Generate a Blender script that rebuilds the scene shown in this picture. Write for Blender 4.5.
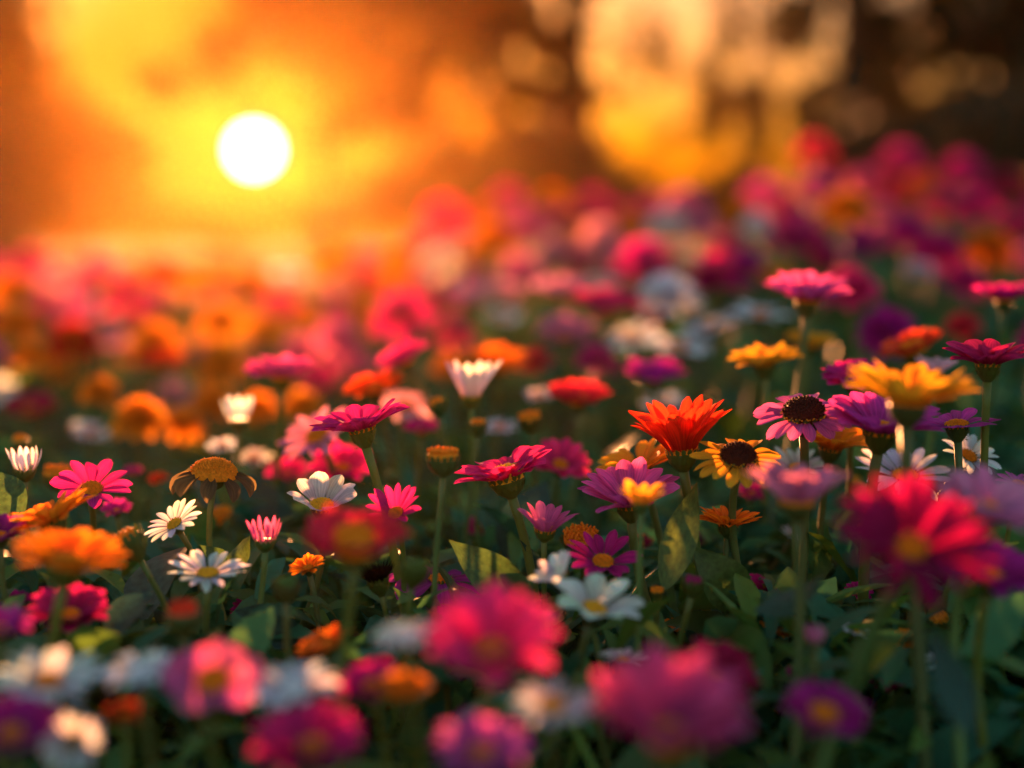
import bpy, math, random
from mathutils import Vector, Matrix, noise

R = math.radians
S = bpy.context.scene
COL = S.collection
for o in list(bpy.data.objects):
    bpy.data.objects.remove(o)

# ------------------------------------------------------------------ camera
F = 1422.0                                   # focal length in picture widths of 1024
CAM = Vector((0.0, 0.0, 0.45))
HORIZON = 225.0
PITCH = math.atan((384.0 - HORIZON) / F)
FWD = Vector((0, math.cos(PITCH), -math.sin(PITCH)))
UP = Vector((0, math.sin(PITCH), math.cos(PITCH)))
cd = bpy.data.cameras.new('camera')
cam = bpy.data.objects.new('camera', cd)
COL.objects.link(cam)
cam.location = CAM
cam.rotation_euler = (R(90) - PITCH, 0, 0)
cd.sensor_width = 36.0
cd.lens = 36.0 * F / 1024.0
cd.clip_start = 0.02
cd.clip_end = 500.0
cd.dof.use_dof = True
cd.dof.focus_distance = 1.0
cd.dof.aperture_fstop = 1.6
cd.dof.aperture_blades = 0
S.camera = cam


def at(px, py, d):
    """world point seen at pixel (px, py) at depth d along the view axis"""
    return CAM + FWD * d + Vector(((px - 512.0) / F * d, 0, 0)) - UP * ((py - 384.0) / F * d)


# ------------------------------------------------------------------ sun and sky
sdir = (at(254, 150, 1.0) - CAM).normalized()
SUN_EL = math.asin(sdir.z)
SUN_AZ = math.atan2(sdir.x, sdir.y)
SKY_TINT = (0.33, 0.30, 0.38)
SKY_SUN = (0.075, 0.018, 0.0012)
world = bpy.data.worlds.new('World')
S.world = world
world.use_nodes = True
nt = world.node_tree
nt.nodes.clear()
N = nt.nodes.new
sky = N('ShaderNodeTexSky')
sky.sky_type = 'NISHITA'
sky.sun_disc = False
sky.sun_elevation = SUN_EL
sky.sun_rotation = SUN_AZ
sky.air_density = 1.6
sky.dust_density = 4.0
sky.ozone_density = 2.0
bg = N('ShaderNodeBackground')
bg.inputs['Strength'].default_value = 0.15
# evening sky: dusty and orange round the sun, blue elsewhere
tcs = N('ShaderNodeTexCoord')
dts = N('ShaderNodeVectorMath'); dts.operation = 'DOT_PRODUCT'
dts.inputs[1].default_value = sdir
nt.links.new(tcs.outputs['Generated'], dts.inputs[0])
ramp = N('ShaderNodeValToRGB')
ramp.color_ramp.elements[0].position = 0.30
ramp.color_ramp.elements[0].color = (0.92, 1.02, 1.12, 1)
ramp.color_ramp.elements[1].position = 0.86
ramp.color_ramp.elements[1].color = (*SKY_TINT, 1)
e = ramp.color_ramp.elements.new(math.cos(R(11.5))); e.color = (*SKY_TINT, 1)
e = ramp.color_ramp.elements.new(math.cos(R(7.0))); e.color = (.13, .065, .025, 1)
e = ramp.color_ramp.elements.new(math.cos(R(4.2))); e.color = (*SKY_SUN, 1)
nt.links.new(dts.outputs['Value'], ramp.inputs[0])
mulc = N('ShaderNodeMix'); mulc.data_type = 'RGBA'; mulc.blend_type = 'MULTIPLY'; mulc.inputs[0].default_value = 1.0
nt.links.new(sky.outputs[0], mulc.inputs[6]); nt.links.new(ramp.outputs[0], mulc.inputs[7])
nt.links.new(mulc.outputs[2], bg.inputs['Color'])
# the disc of the sun itself, in the sky
geo = N('ShaderNodeTexCoord')
dot = N('ShaderNodeVectorMath'); dot.operation = 'DOT_PRODUCT'
dot.inputs[1].default_value = sdir
nt.links.new(geo.outputs['Generated'], dot.inputs[0])
gt = N('ShaderNodeMath'); gt.operation = 'GREATER_THAN'
gt.inputs[1].default_value = math.cos(R(0.77))
nt.links.new(dot.outputs['Value'], gt.inputs[0])
disc = N('ShaderNodeBackground')
disc.inputs['Color'].default_value = (1.0, 0.80, 0.55, 1)
mul = N('ShaderNodeMath'); mul.operation = 'MULTIPLY'
mul.inputs[1].default_value = 2.4
nt.links.new(gt.outputs[0], mul.inputs[0])
nt.links.new(mul.outputs[0], disc.inputs['Strength'])
add = N('ShaderNodeAddShader')
nt.links.new(bg.outputs[0], add.inputs[0])
nt.links.new(disc.outputs[0], add.inputs[1])
wo = N('ShaderNodeOutputWorld')
nt.links.new(add.outputs[0], wo.inputs['Surface'])

sl = bpy.data.lights.new('sun', 'SUN')
sl.energy = 5.0
sl.angle = R(0.6)
sl.color = (1.0, 0.36, 0.12)
so = bpy.data.objects.new('sun', sl)
COL.objects.link(so)
so.rotation_euler = (-sdir).to_track_quat('-Z', 'Y').to_euler()

S.view_settings.view_transform = 'Standard'
S.view_settings.look = 'None'
S.view_settings.exposure = 2.6
S.view_settings.gamma = 1.0
S.view_settings.use_curve_mapping = False
HAZE_DENSITY = 0.00066
HAZE_ANISO = 0.86
S.cycles.use_denoising = True
S.cycles.max_bounces = 6
S.cycles.transparent_max_bounces = 8
S.cycles.volume_bounces = 0
S.cycles.sample_clamp_indirect = 8.0
S.cycles.caustics_reflective = False
S.cycles.caustics_refractive = False

# ------------------------------------------------------------------ materials


def material(name):
    m = bpy.data.materials.new(name)
    m.use_nodes = True
    m.node_tree.nodes.clear()
    return m, m.node_tree, m.node_tree.nodes.new, m.node_tree.links.new


def thin_material(name, source, translucency, rough, streak=None, tint=None, gain=1.0, spec=0.3, fine=(90.0, .72, 1.22)):
    """thin living tissue: diffuse + sheen in front, light passing through from behind"""
    m, t, n, l = material(name)
    out = n('ShaderNodeOutputMaterial')
    if source == 'object':
        c = n('ShaderNodeObjectInfo').outputs['Color']
    elif source == 'attribute':
        a = n('ShaderNodeAttribute'); a.attribute_name = 'tint'
        c = a.outputs['Color']
    else:
        rgb = n('ShaderNodeRGB'); rgb.outputs[0].default_value = (*source, 1)
        c = rgb.outputs[0]
    if tint:
        at_ = n('ShaderNodeAttribute'); at_.attribute_name = 'tint'
        mt = n('ShaderNodeMix'); mt.data_type = 'RGBA'; mt.blend_type = 'MULTIPLY'; mt.inputs[0].default_value = 1.0
        l(c, mt.inputs[6]); l(at_.outputs['Color'], mt.inputs[7])
        # petals pale a little towards the tip and deepen at the claw
        uv0 = n('ShaderNodeUVMap'); sx = n('ShaderNodeSeparateXYZ'); l(uv0.outputs[0], sx.inputs[0])
        rp = n('ShaderNodeValToRGB')
        rp.color_ramp.elements[0].color = (.62, .55, .62, 1); rp.color_ramp.elements[0].position = 0.0
        rp.color_ramp.elements[1].color = (1.15, 1.25, 1.2, 1); rp.color_ramp.elements[1].position = 1.0
        e = rp.color_ramp.elements.new(.45); e.color = (1, 1, 1, 1)
        l(sx.outputs['Y'], rp.inputs[0])
        m3 = n('ShaderNodeMix'); m3.data_type = 'RGBA'; m3.blend_type = 'MULTIPLY'; m3.inputs[0].default_value = 1.0
        l(mt.outputs[2], m3.inputs[6]); l(rp.outputs[0], m3.inputs[7])
        c = m3.outputs[2]
    tc = n('ShaderNodeTexCoord')
    ns = n('ShaderNodeTexNoise'); ns.inputs['Scale'].default_value = fine[0]; ns.inputs['Detail'].default_value = 3.0
    l(tc.outputs['Object'], ns.inputs['Vector'])
    hs = n('ShaderNodeHueSaturation')
    mr = n('ShaderNodeMapRange')
    mr.inputs['To Min'].default_value = fine[1] * gain; mr.inputs['To Max'].default_value = fine[2] * gain
    l(ns.outputs['Fac'], mr.inputs['Value'])
    l(mr.outputs[0], hs.inputs['Value'])
    l(c, hs.inputs['Color'])
    c = hs.outputs[0]
    bump = None
    if streak:
        uv = n('ShaderNodeUVMap')
        mp = n('ShaderNodeMapping'); mp.inputs['Scale'].default_value = streak
        l(uv.outputs[0], mp.inputs['Vector'])
        st = n('ShaderNodeTexNoise'); st.inputs['Scale'].default_value = 1.0; st.inputs['Detail'].default_value = 2.0
        l(mp.outputs[0], st.inputs['Vector'])
        r2 = n('ShaderNodeMapRange'); r2.inputs['From Min'].default_value = 0.3; r2.inputs['From Max'].default_value = 0.7
        r2.inputs['To Min'].default_value = 0.60; r2.inputs['To Max'].default_value = 1.15
        l(st.outputs['Fac'], r2.inputs['Value'])
        h2 = n('ShaderNodeHueSaturation')
        l(r2.outputs[0], h2.inputs['Value']); l(c, h2.inputs['Color'])
        c = h2.outputs[0]
        bump = n('ShaderNodeBump'); bump.inputs['Strength'].default_value = 0.35; bump.inputs['Distance'].default_value = 0.0012
        l(st.outputs['Fac'], bump.inputs['Height'])
    b = n('ShaderNodeBsdfPrincipled')
    b.inputs['Roughness'].default_value = rough
    b.inputs['Specular IOR Level'].default_value = spec
    l(c, b.inputs['Base Color'])
    tr = n('ShaderNodeBsdfTranslucent')
    l(c, tr.inputs['Color'])
    if bump:
        l(bump.outputs[0], b.inputs['Normal'])
    mx = n('ShaderNodeMixShader'); mx.inputs[0].default_value = translucency
    l(b.outputs[0], mx.inputs[1]); l(tr.outputs[0], mx.inputs[2])
    l(mx.outputs[0], out.inputs['Surface'])
    return m


def solid_material(name, c0, c1, scale, rough, spec=0.3, source=None):
    m, t, n, l = material(name)
    out = n('ShaderNodeOutputMaterial')
    tc = n('ShaderNodeTexCoord')
    ns = n('ShaderNodeTexNoise'); ns.inputs['Scale'].default_value = scale; ns.inputs['Detail'].default_value = 6.0
    l(tc.outputs['Object'], ns.inputs['Vector'])
    cr = n('ShaderNodeValToRGB')
    cr.color_ramp.elements[0].position = 0.32; cr.color_ramp.elements[0].color = (*c0, 1)
    cr.color_ramp.elements[1].position = 0.68; cr.color_ramp.elements[1].color = (*c1, 1)
    l(ns.outputs['Fac'], cr.inputs[0])
    b = n('ShaderNodeBsdfPrincipled')
    b.inputs['Roughness'].default_value = rough
    b.inputs['Specular IOR Level'].default_value = spec
    l(cr.outputs[0], b.inputs['Base Color'])
    bp = n('ShaderNodeBump'); bp.inputs['Strength'].default_value = 0.5; bp.inputs['Distance'].default_value = 0.2 / scale
    l(ns.outputs['Fac'], bp.inputs['Height']); l(bp.outputs[0], b.inputs['Normal'])
    l(b.outputs[0], out.inputs['Surface'])
    return m


M_PETAL = thin_material('petal', 'object', 0.52, 0.7, streak=(11.0, 0.8, 1.0), tint=True, gain=1.25, spec=0.15)
M_DISC = thin_material('flower_disc', 'object', 0.22, 0.75, fine=(420.0, .35, 1.6), gain=1.1, spec=0.15)
M_LEAF = thin_material('leaf', 'object', 0.42, 0.46, streak=(7.0, 14.0, 1.0), spec=0.35)
M_STEM = thin_material('stem', 'object', 0.15, 0.5, spec=0.4)
M_COVER = thin_material('low_foliage', 'attribute', 0.42, 0.5, spec=0.25)
M_TREELEAF = thin_material('tree_leaf', 'attribute', 0.35, 0.5)
M_BARK = solid_material('bark', (0.06, 0.035, 0.02), (0.14, 0.09, 0.055), 9.0, 0.9)
M_SOIL = solid_material('soil', (0.03, 0.028, 0.015), (0.07, 0.06, 0.03), 5.0, 0.95)

# ------------------------------------------------------------------ mesh helpers


class MB:
    def __init__(self):
        self.v, self.f, self.uv, self.tint = [], [], [], []

    def grid(self, rows, uvs=None, tint=None):
        """rows: list of equally long lists of points"""
        b = len(self.v)
        nc = len(rows[0])
        for i, r in enumerate(rows):
            for j, p in enumerate(r):
                self.v.append(p)
                self.uv.append((j / (nc - 1), i / (len(rows) - 1)) if uvs is None else uvs)
                self.tint.append(tint)
        for i in range(len(rows) - 1):
            for j in range(nc - 1):
                a = b + i * nc + j
                self.f.append((a, a + 1, a + nc + 1, a + nc))

    def tube(self, pts, rad, n=8, cap=True):
        b = len(self.v)
        up = Vector((0.31, 0.92, 0.22))
        for i, p in enumerate(pts):
            d = (pts[min(i + 1, len(pts) - 1)] - pts[max(i - 1, 0)]).normalized()
            a = d.cross(up)
            if a.length < 1e-3:
                a = d.cross(Vector((1, 0, 0)))
            a.normalize()
            c = d.cross(a)
            r = rad[i] if isinstance(rad, (list, tuple)) else rad
            for k in range(n):
                t = 2 * math.pi * k / n
                self.v.append(p + a * (math.cos(t) * r) + c * (math.sin(t) * r))
                self.uv.append((k / n, i / len(pts))); self.tint.append(None)
        for i in range(len(pts) - 1):
            for k in range(n):
                k2 = (k + 1) % n
                self.f.append((b + i * n + k, b + i * n + k2, b + (i + 1) * n + k2, b + (i + 1) * n + k))
        if cap:
            self.f.append(tuple(b + (len(pts) - 1) * n + k for k in range(n)))

    def lathe(self, prof, n=16, cap_top=True):
        """prof: (radius, z) from bottom to top"""
        b = len(self.v)
        for i, (r, z) in enumerate(prof):
            for k in range(n):
                t = 2 * math.pi * k / n
                self.v.append(Vector((math.cos(t) * r, math.sin(t) * r, z)))
                self.uv.append((k / n, i / len(prof))); self.tint.append(None)
        for i in range(len(prof) - 1):
            for k in range(n):
                k2 = (k + 1) % n
                self.f.append((b + i * n + k, b + i * n + k2, b + (i + 1) * n + k2, b + (i + 1) * n + k))
        if cap_top:
            self.f.append(tuple(b + (len(prof) - 1) * n + k for k in range(n)))

    def spike(self, p, d, r, h):
        """a tiny floret: four-sided bead"""
        b = len(self.v)
        a = d.orthogonal().normalized(); c = d.cross(a)
        for k in range(4):
            t = math.pi / 2 * k
            self.v.append(p + d * (h * .55) + a * (math.cos(t) * r) + c * (math.sin(t) * r))
        self.v.append(p - d * (h * .3)); self.v.append(p + d * h)
        self.uv += [(0, 0)] * 6; self.tint += [None] * 6
        for k in range(4):
            k2 = (k + 1) % 4
            self.f.append((b + k, b + k2, b + 5)); self.f.append((b + k2, b + k, b + 4))

    def hair(self, p, d, L, w):
        b = len(self.v)
        a = d.orthogonal().normalized() * w
        self.v += [p - a, p + a, p + d * L]
        self.uv += [(0, 0)] * 3; self.tint += [None] * 3
        self.f.append((b, b + 1, b + 2))

    def transform(self, M):
        self.v = [M @ p for p in self.v]

    def build(self, name, mat, parent=None, color=None, smooth=True):
        me = bpy.data.meshes.new(name)
        me.from_pydata(self.v, [], self.f)
        uvl = me.uv_layers.new(name='UVMap')
        idx = [0] * len(me.loops)
        me.loops.foreach_get('vertex_index', idx)
        flat = [0.0] * (2 * len(idx))
        for i, k in enumerate(idx):
            flat[2 * i], flat[2 * i + 1] = self.uv[k]
        uvl.data.foreach_set('uv', flat)
        if self.tint and self.tint[0] is not None:
            ca = me.color_attributes.new('tint', 'FLOAT_COLOR', 'POINT')
            fl = []
            for t in self.tint:
                fl += [t[0], t[1], t[2], 1.0]
            ca.data.foreach_set('color', fl)
        me.polygons.foreach_set('use_smooth', [smooth] * len(me.polygons))
        me.materials.append(mat)
        me.update()
        o = bpy.data.objects.new(name, me)
        COL.objects.link(o)
        if parent:
            o.parent = parent
        if color:
            o.color = (*color, 1)
        return o


def tag(o, label=None, category=None, group=None, kind=None):
    for k, v in (('label', label), ('category', category), ('group', group), ('kind', kind)):
        if v:
            o[k] = v
    return o


def empty(name, loc):
    o = bpy.data.objects.new(name, None)
    o.empty_display_size = 0.02
    COL.objects.link(o)
    o.location = loc
    return o


def sm(a, b, x):
    t = max(0.0, min(1.0, (x - a) / (b - a)))
    return t * t * (3 - 2 * t)


# ------------------------------------------------------------------ ground


def G(x, y):
    """height of the soil: a bed that swells gently at the back and to one side, then a flat meadow"""
    h = 0.05 * sm(0.9, 3.6, y) * (1 - sm(5.2, 8.0, y))
    side = sm(-0.15, 0.75, x / max(0.6, y) * 2.2)
    h += 0.24 * side * sm(1.0, 4.0, y) * (1 - sm(5.2, 8.5, y))
    h += 0.05 * sm(0.1, 0.6, x) * (1 - sm(1.4, 2.2, y)) * sm(0.5, 1.0, y)
    h += 0.012 * noise.noise(Vector((x * 1.7, y * 1.7, 0.3)))
    return h


def axis(lo, hi, step, far):
    a = [lo + step * i for i in range(int(round((hi - lo) / step)) + 1)]
    s, p = step, hi
    out = []
    while p < far:
        s *= 1.25; p += s; out.append(p)
    s, p = step, lo
    left = []
    while p > -far:
        s *= 1.25; p -= s; left.append(p)
    return left[::-1] + a + out


gx, gy = axis(-3, 3, 0.12, 26), axis(-0.6, 8.4, 0.12, 26)
g = MB()
g.grid([[Vector((x, y, G(x, y))) for x in gx] for y in gy])
tag(g.build('ground', M_SOIL), kind='structure')

# ------------------------------------------------------------------ trees behind the flower bed
rnd = random.Random(5)


def wx(px, d):
    return (px - 512.0) / F * d


def wz(py, d):
    return CAM.z + (HORIZON - py) / F * d


def leaf_card(mb, p, size, rng, tint, flat=0.0):
    d = Vector((rng.gauss(0, 1), rng.gauss(0, 1), rng.gauss(0, 1) - 0.4)).normalized()
    s = d.orthogonal().normalized()
    s = (Matrix.Rotation(rng.uniform(0, 6.28), 3, d) @ s)
    nn = d.cross(s)
    w = size * rng.uniform(.3, .45)
    mb.grid([[p - s * w * .3, p + s * w * .3],
             [p + d * size * .5 - s * w + nn * size * .06, p + d * size * .5 + s * w + nn * size * .06],
             [p + d * size - s * w * .08, p + d * size + s * w * .08]], tint=tint)


TS = 0.6                                     # the wood stands this much nearer than first laid out


def tree(name, label, category, px, d, trunk_r, top, lobes, leaf, gap, tone, group, seed, ns=1.1):
    """px: where the trunk stands, lobes: (px, py, rx, rz, leaves) in the tree's own depth"""
    rng = random.Random(seed)
    d *= TS; trunk_r *= TS; top *= TS; leaf *= TS; ns /= TS
    lobes = [(a, b, rx * TS, rz * TS, n_) for (a, b, rx, rz, n_) in lobes]
    x0 = wx(px, d)
    root = empty(name, (x0, d, G(x0, d)))
    tag(root, label, category, group)
    o = Vector((x0, d, G(x0, d)))
    t = MB()
    H = top - o.z
    pts, rad = [], []
    for i in range(9):
        u = i / 8
        pts.append(Vector((0.10 * H * noise.noise(Vector((seed, u * 1.6, 0))) * u, 0.1 * H * noise.noise(Vector((seed, 9, u * 1.6))) * u, -0.05 + H * u)))
        rad.append(trunk_r * (1.35 - 0.35 * sm(0, .12, u)) * (1 - 0.72 * u))
    t.tube(pts, rad, 10)
    for (lx, ly, rx, rz, nl) in lobes:
        c = Vector((wx(lx, d), d + rng.uniform(-.5, .5), wz(ly, d))) - o
        u = max(.25, min(.92, (c.z - rz * .4) / H))
        k = int(u * 8)
        a = pts[k]
        mid = (a + c) * .5 + Vector((0, 0, 0.12 * (c - a).length))
        bp = [a * (1 - s) ** 2 + mid * 2 * s * (1 - s) + c * s * s for s in [i / 6 for i in range(7)]]
        t.tube(bp, [rad[k] * .6 * (1 - .8 * i / 6) for i in range(7)], 7)
        for j in range(7):
            e = c + Vector((rng.uniform(-1, 1) * rx, rng.uniform(-.8, .8) * rx, rng.uniform(-.8, .9) * rz)) * .9
            s = bp[rng.randrange(2, 6)]
            m2 = (s + e) * .5 + Vector((0, 0, .1))
            t.tube([s, m2, e], [rad[k] * .22, rad[k] * .14, .008], 5)
    t.build('trunk', M_BARK, root)
    c_ = MB()
    for (lx, ly, rx, rz, nl) in lobes:
        c = Vector((wx(lx, d), d, wz(ly, d))) - o
        n_ = 0
        tries = 0
        while n_ < nl and tries < nl * 12:
            tries += 1
            q = Vector((rng.gauss(0, .5), rng.gauss(0, .5), rng.gauss(0, .5)))
            if q.length > 1.15:
                continue
            p = c + Vector((q.x * rx, q.y * rx, q.z * rz))
            if noise.noise(Vector((p.x * ns, p.y * .25, p.z * ns)) + Vector((seed * 3.1, 0, 0))) < gap:
                continue
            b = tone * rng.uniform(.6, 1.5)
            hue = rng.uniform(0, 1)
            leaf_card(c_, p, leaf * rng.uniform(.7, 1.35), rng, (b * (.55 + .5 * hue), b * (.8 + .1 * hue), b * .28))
            n_ += 1
    if c_.v:
        c_.build('crown', M_TREELEAF, root, smooth=False)
    return root


GT = 'trees behind the flower bed'
TREES = [
    ('broadleaf_tree', 'broad brown trunked tree at the dim edge beside the sun glow', 'tree', 2, 22, .42, 7.5,
     [(-70, -40, 2.2, 2.0, 2200), (-20, -150, 2.2, 1.9, 2200), (-60, 110, 1.1, 1.4, 1500), (5, 90, .8, 1.5, 1500), (140, -260, 2.4, 1.2, 1300)], .24, -.12, .075, GT, 11),
    ('broadleaf_tree', 'airy tree whose high leaves hang above the sun', 'tree', 330, 36, .20, 11.0,
     [(290, 0, 1.7, 1.5, 1300), (360, 0, 2.6, 2.0, 2200), (420, -60, 3.0, 2.4, 2000), (300, -190, 4.5, 2.6, 2600), (450, 40, 1.5, 1.3, 1100), (190, 85, 1.0, .5, 420), (265, 50, 1.5, .7, 900), (345, 60, 1.2, .8, 800), (400, 115, 1.3, .9, 330), (345, 120, .8, .5, 90)], .30, -.12, .085, GT, 23),
    ('broadleaf_tree', 'tree with a bare upright trunk just beside the bright gap', 'tree', 577, 25, .40, 9.5,
     [(480, 10, 2.0, 2.0, 620), (555, 30, 1.0, 2.0, 420), (440, 20, 1.3, 1.3, 240), (545, 110, .8, 1.6, 320), (500, -120, 3.0, 2.2, 2800), (640, -190, 2.6, 1.3, 1000)], .28, .10, .07, GT, 37, 2.1),
    ('broadleaf_tree', 'dense dark tree standing beyond the crest of the rise', 'tree', 848, 20, .30, 8.0,
     [(835, -20, .9, 1.5, 420), (880, 30, 1.0, 1.6, 420), (940, 10, 1.3, 1.7, 640), (900, 130, .9, 1.0, 420), (860, -190, 2.6, 1.8, 2600), (830, 110, .45, .9, 600)], .24, .10, .06, GT, 41, 2.2),
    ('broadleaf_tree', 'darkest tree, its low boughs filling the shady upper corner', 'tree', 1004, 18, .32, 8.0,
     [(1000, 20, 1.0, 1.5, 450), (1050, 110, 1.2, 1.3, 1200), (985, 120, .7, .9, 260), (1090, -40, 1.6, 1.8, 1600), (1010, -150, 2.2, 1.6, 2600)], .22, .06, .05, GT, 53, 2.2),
    ('broadleaf_tree', 'thin distant tree seen inside the bright gap between trunks', 'tree', 752, 40, .18, 8.5,
     [(762, 40, 1.4, 2.0, 900), (700, -60, 2.4, 1.4, 1000), (775, 120, 1.0, 1.6, 800), (690, 110, 1.3, 1.3, 420), (640, 60, .9, 1.6, 260)], .28, .06, .08, GT, 67),
    ('broadleaf_tree', 'small hazy tree far off between the sun and the bare trunk', 'tree', 460, 41, .16, 6.5,
     [(460, 170, 1.3, 1.5, 700), (505, 140, 1.7, 2.0, 700), (560, 170, 1.6, 1.8, 700)], .32, .04, .085, GT, 71),
    ('broadleaf_tree', 'small hazy tree far off between the sun and the broad trunk', 'tree', 70, 41, .16, 6.5,
     [(60, 150, 1.6, 2.0, 1900), (120, 160, 1.3, 1.3, 1300), (20, 90, 1.5, 1.6, 1200)], .32, -.12, .085, GT, 79),
]
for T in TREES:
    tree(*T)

GS = 'shrubs along the far side of the bed'
SHRUBS = [
    ('faint bush in the glow straight below the sun', 270, 40, [(230, 228, 1.6, .8, 1600), (300, 225, 1.5, .85, 1500)]),
    ('faint bush in the glow between the sun and the airy tree', 380, 39, [(350, 215, 1.4, .9, 900), (400, 205, 1.4, 1.0, 900)]),
    ('faint bush in the glow on the dim side of the sun', 150, 40, [(160, 218, 1.4, .8, 900), (110, 210, 1.3, .9, 900)]),
    ('hazy low shrub below the airy tree', 452, 24, [(452, 175, 1.1, .7, 900), (400, 195, 1.0, .5, 600)]),
    ('brown shrub at the foot of the bare upright trunk', 560, 19, [(545, 180, .9, .7, 1000), (610, 195, .8, .5, 700)]),
    ('low shrub closing the bottom of the bright gap', 700, 21, [(690, 205, 1.4, .45, 1000), (760, 190, .7, .55, 600)]),
    ('tall shrub in front of the dense dark tree', 850, 15, [(850, 170, .7, .7, 1100), (900, 185, .6, .5, 700)]),
    ('dark shrub under the darkest tree', 985, 14, [(985, 165, .8, .75, 1500), (1045, 150, .7, .8, 1200)]),
    ('brown shrub beneath the broad brown trunked tree', 15, 18, [(10, 205, .8, .6, 1000), (-50, 180, .8, .8, 1000)]),
]
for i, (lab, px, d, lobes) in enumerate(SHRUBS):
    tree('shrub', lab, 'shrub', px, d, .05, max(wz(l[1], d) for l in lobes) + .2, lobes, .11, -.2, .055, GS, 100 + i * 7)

# ------------------------------------------------------------------ flowers
MAGENTA = (0.62, 0.018, 0.24)
PINK = (0.78, 0.14, 0.40)
PALEPINK = (0.80, 0.36, 0.48)
HOTPINK = (0.80, 0.03, 0.22)
PURPLE = (0.44, 0.02, 0.27)
LILAC = (0.70, 0.24, 0.46)
CRIMSON = (0.50, 0.012, 0.07)
RED = (0.78, 0.045, 0.012)
ORANGE = (0.88, 0.27, 0.012)
AMBER = (0.90, 0.38, 0.02)
WHITE = (0.85, 0.85, 0.84)
YELLOW = (0.92, 0.50, 0.03)
DISC_OR = (0.88, 0.27, 0.012)
BROWN = (0.09, 0.018, 0.008)
GREEN = (0.105, 0.165, 0.03)


def petal(mb, az, r0, L, W, e0, e1, rng, z0=0.0, notch=0.0, cup=0.25, nt=8, ns=4, pointy=0.0, twist=0.0):
    e0 += rng.gauss(0, .06); e1 += rng.gauss(0, .17)
    L *= rng.uniform(.9, 1.08); W *= rng.uniform(.88, 1.1)
    az += rng.gauss(0, .045)
    side_curl = rng.gauss(0, .12)
    ca, sa = math.cos(az), math.sin(az)
    cen = []
    r, z = r0, z0
    for i in range(nt + 1):
        cen.append((r, z))
        e = e0 + (e1 - e0) * (i / nt)
        r += math.cos(e) * L / nt; z += math.sin(e) * L / nt
    rows = []
    tw = rng.gauss(twist, .28)
    for i in range(nt + 1):
        t = i / nt
        w = W * (0.38 + 0.62 * sm(0, .62, t))
        if t > .6:
            k = (t - .6) / .4
            w *= (1 - k ** (2.6 - pointy)) ** .55 * (1 - .10 * k) if k < 1 else 0.14
        e = e0 + (e1 - e0) * t
        row = []
        for j in range(ns + 1):
            s = j / ns * 2 - 1
            rr, zz = cen[i]
            lat = s * w + side_curl * L * t * t * .3
            up = (cup * (s * s) - 0.06 * math.cos(s * 9)) * w + s * w * math.sin(tw * t)
            back = -notch * L * (1 - abs(s)) * t ** 8
            rr += back * math.cos(e) - up * math.sin(e)
            zz += back * math.sin(e) + up * math.cos(e)
            row.append(Vector((rr * ca - lat * sa, rr * sa + lat * ca, zz)))
        rows.append(row)
    k = rng.uniform(.74, 1.12)
    mb.grid(rows, tint=(k, k * rng.uniform(.85, 1.15), k))


def dome(mb, r, h, z, n, rng, size=None, ring=0.0):
    prof = [(r * math.cos(a), z + h * math.sin(a)) for a in [R(x) for x in (-12, 10, 28, 46, 62, 76, 86)]]
    if ring:
        prof = [(r, z - h * .3), (r * 1.02, z + h * .55), (r * .9, z + h), (r * .55, z + h * .75), (r * .1, z + h * .6)]
    mb.lathe(prof, 18)
    size = size or r * 2.1 / math.sqrt(n)
    for k in range(n):
        u = math.sqrt((k + .5) / n)
        th = k * 2.39996
        if ring:
            zz = z + h * (.6 + .4 * u)
            nn = Vector((math.cos(th) * u * .3, math.sin(th) * u * .3, 1)).normalized()
        else:
            zz = z + h * math.sqrt(max(0, 1 - u * u))
            nn = Vector((math.cos(th) * u * h / r, math.sin(th) * u * h / r, .3 + math.sqrt(max(0, 1 - u * u)))).normalized()
        p = Vector((math.cos(th) * u * r * .98, math.sin(th) * u * r * .98, zz))
        mb.spike(p, (nn + Vector((rng.gauss(0, .12), rng.gauss(0, .12), 0))).normalized(), size * .42, size * rng.uniform(.7, 1.3))


def leaf_mesh(mb, p0, p1, width, rng, sag=0.15, side=None, n=9, fold=.35, wave=.08):
    """a lance-shaped leaf with a folded midrib from p0 to p1"""
    d = p1 - p0
    L = d.length
    d.normalize()
    s = side if side is not None else d.cross(Vector((0, 0, 1)))
    if s.length < 1e-3:
        s = Vector((1, 0, 0))
    s = (s - d * s.dot(d)).normalized()
    nn = s.cross(d)
    ph = rng.uniform(0, 6)
    rows = []
    for i in range(n + 1):
        t = i / n
        c = p0 + d * (L * t) + nn * (math.sin(t * math.pi) * sag * L)
        w = width * .5 * (math.sin(math.pi * min(1, .05 + .95 * t ** .8)) ** 1.1 if t < 1 else 0.02)
        row = []
        for j in range(5):
            u = (j - 2) / 2
            lift = abs(u) * fold * w + wave * w * math.sin(ph + t * 11 + u * 2)
            row.append(c + s * (u * w) + nn * lift)
        rows.append(row)
    mb.grid(rows)


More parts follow.
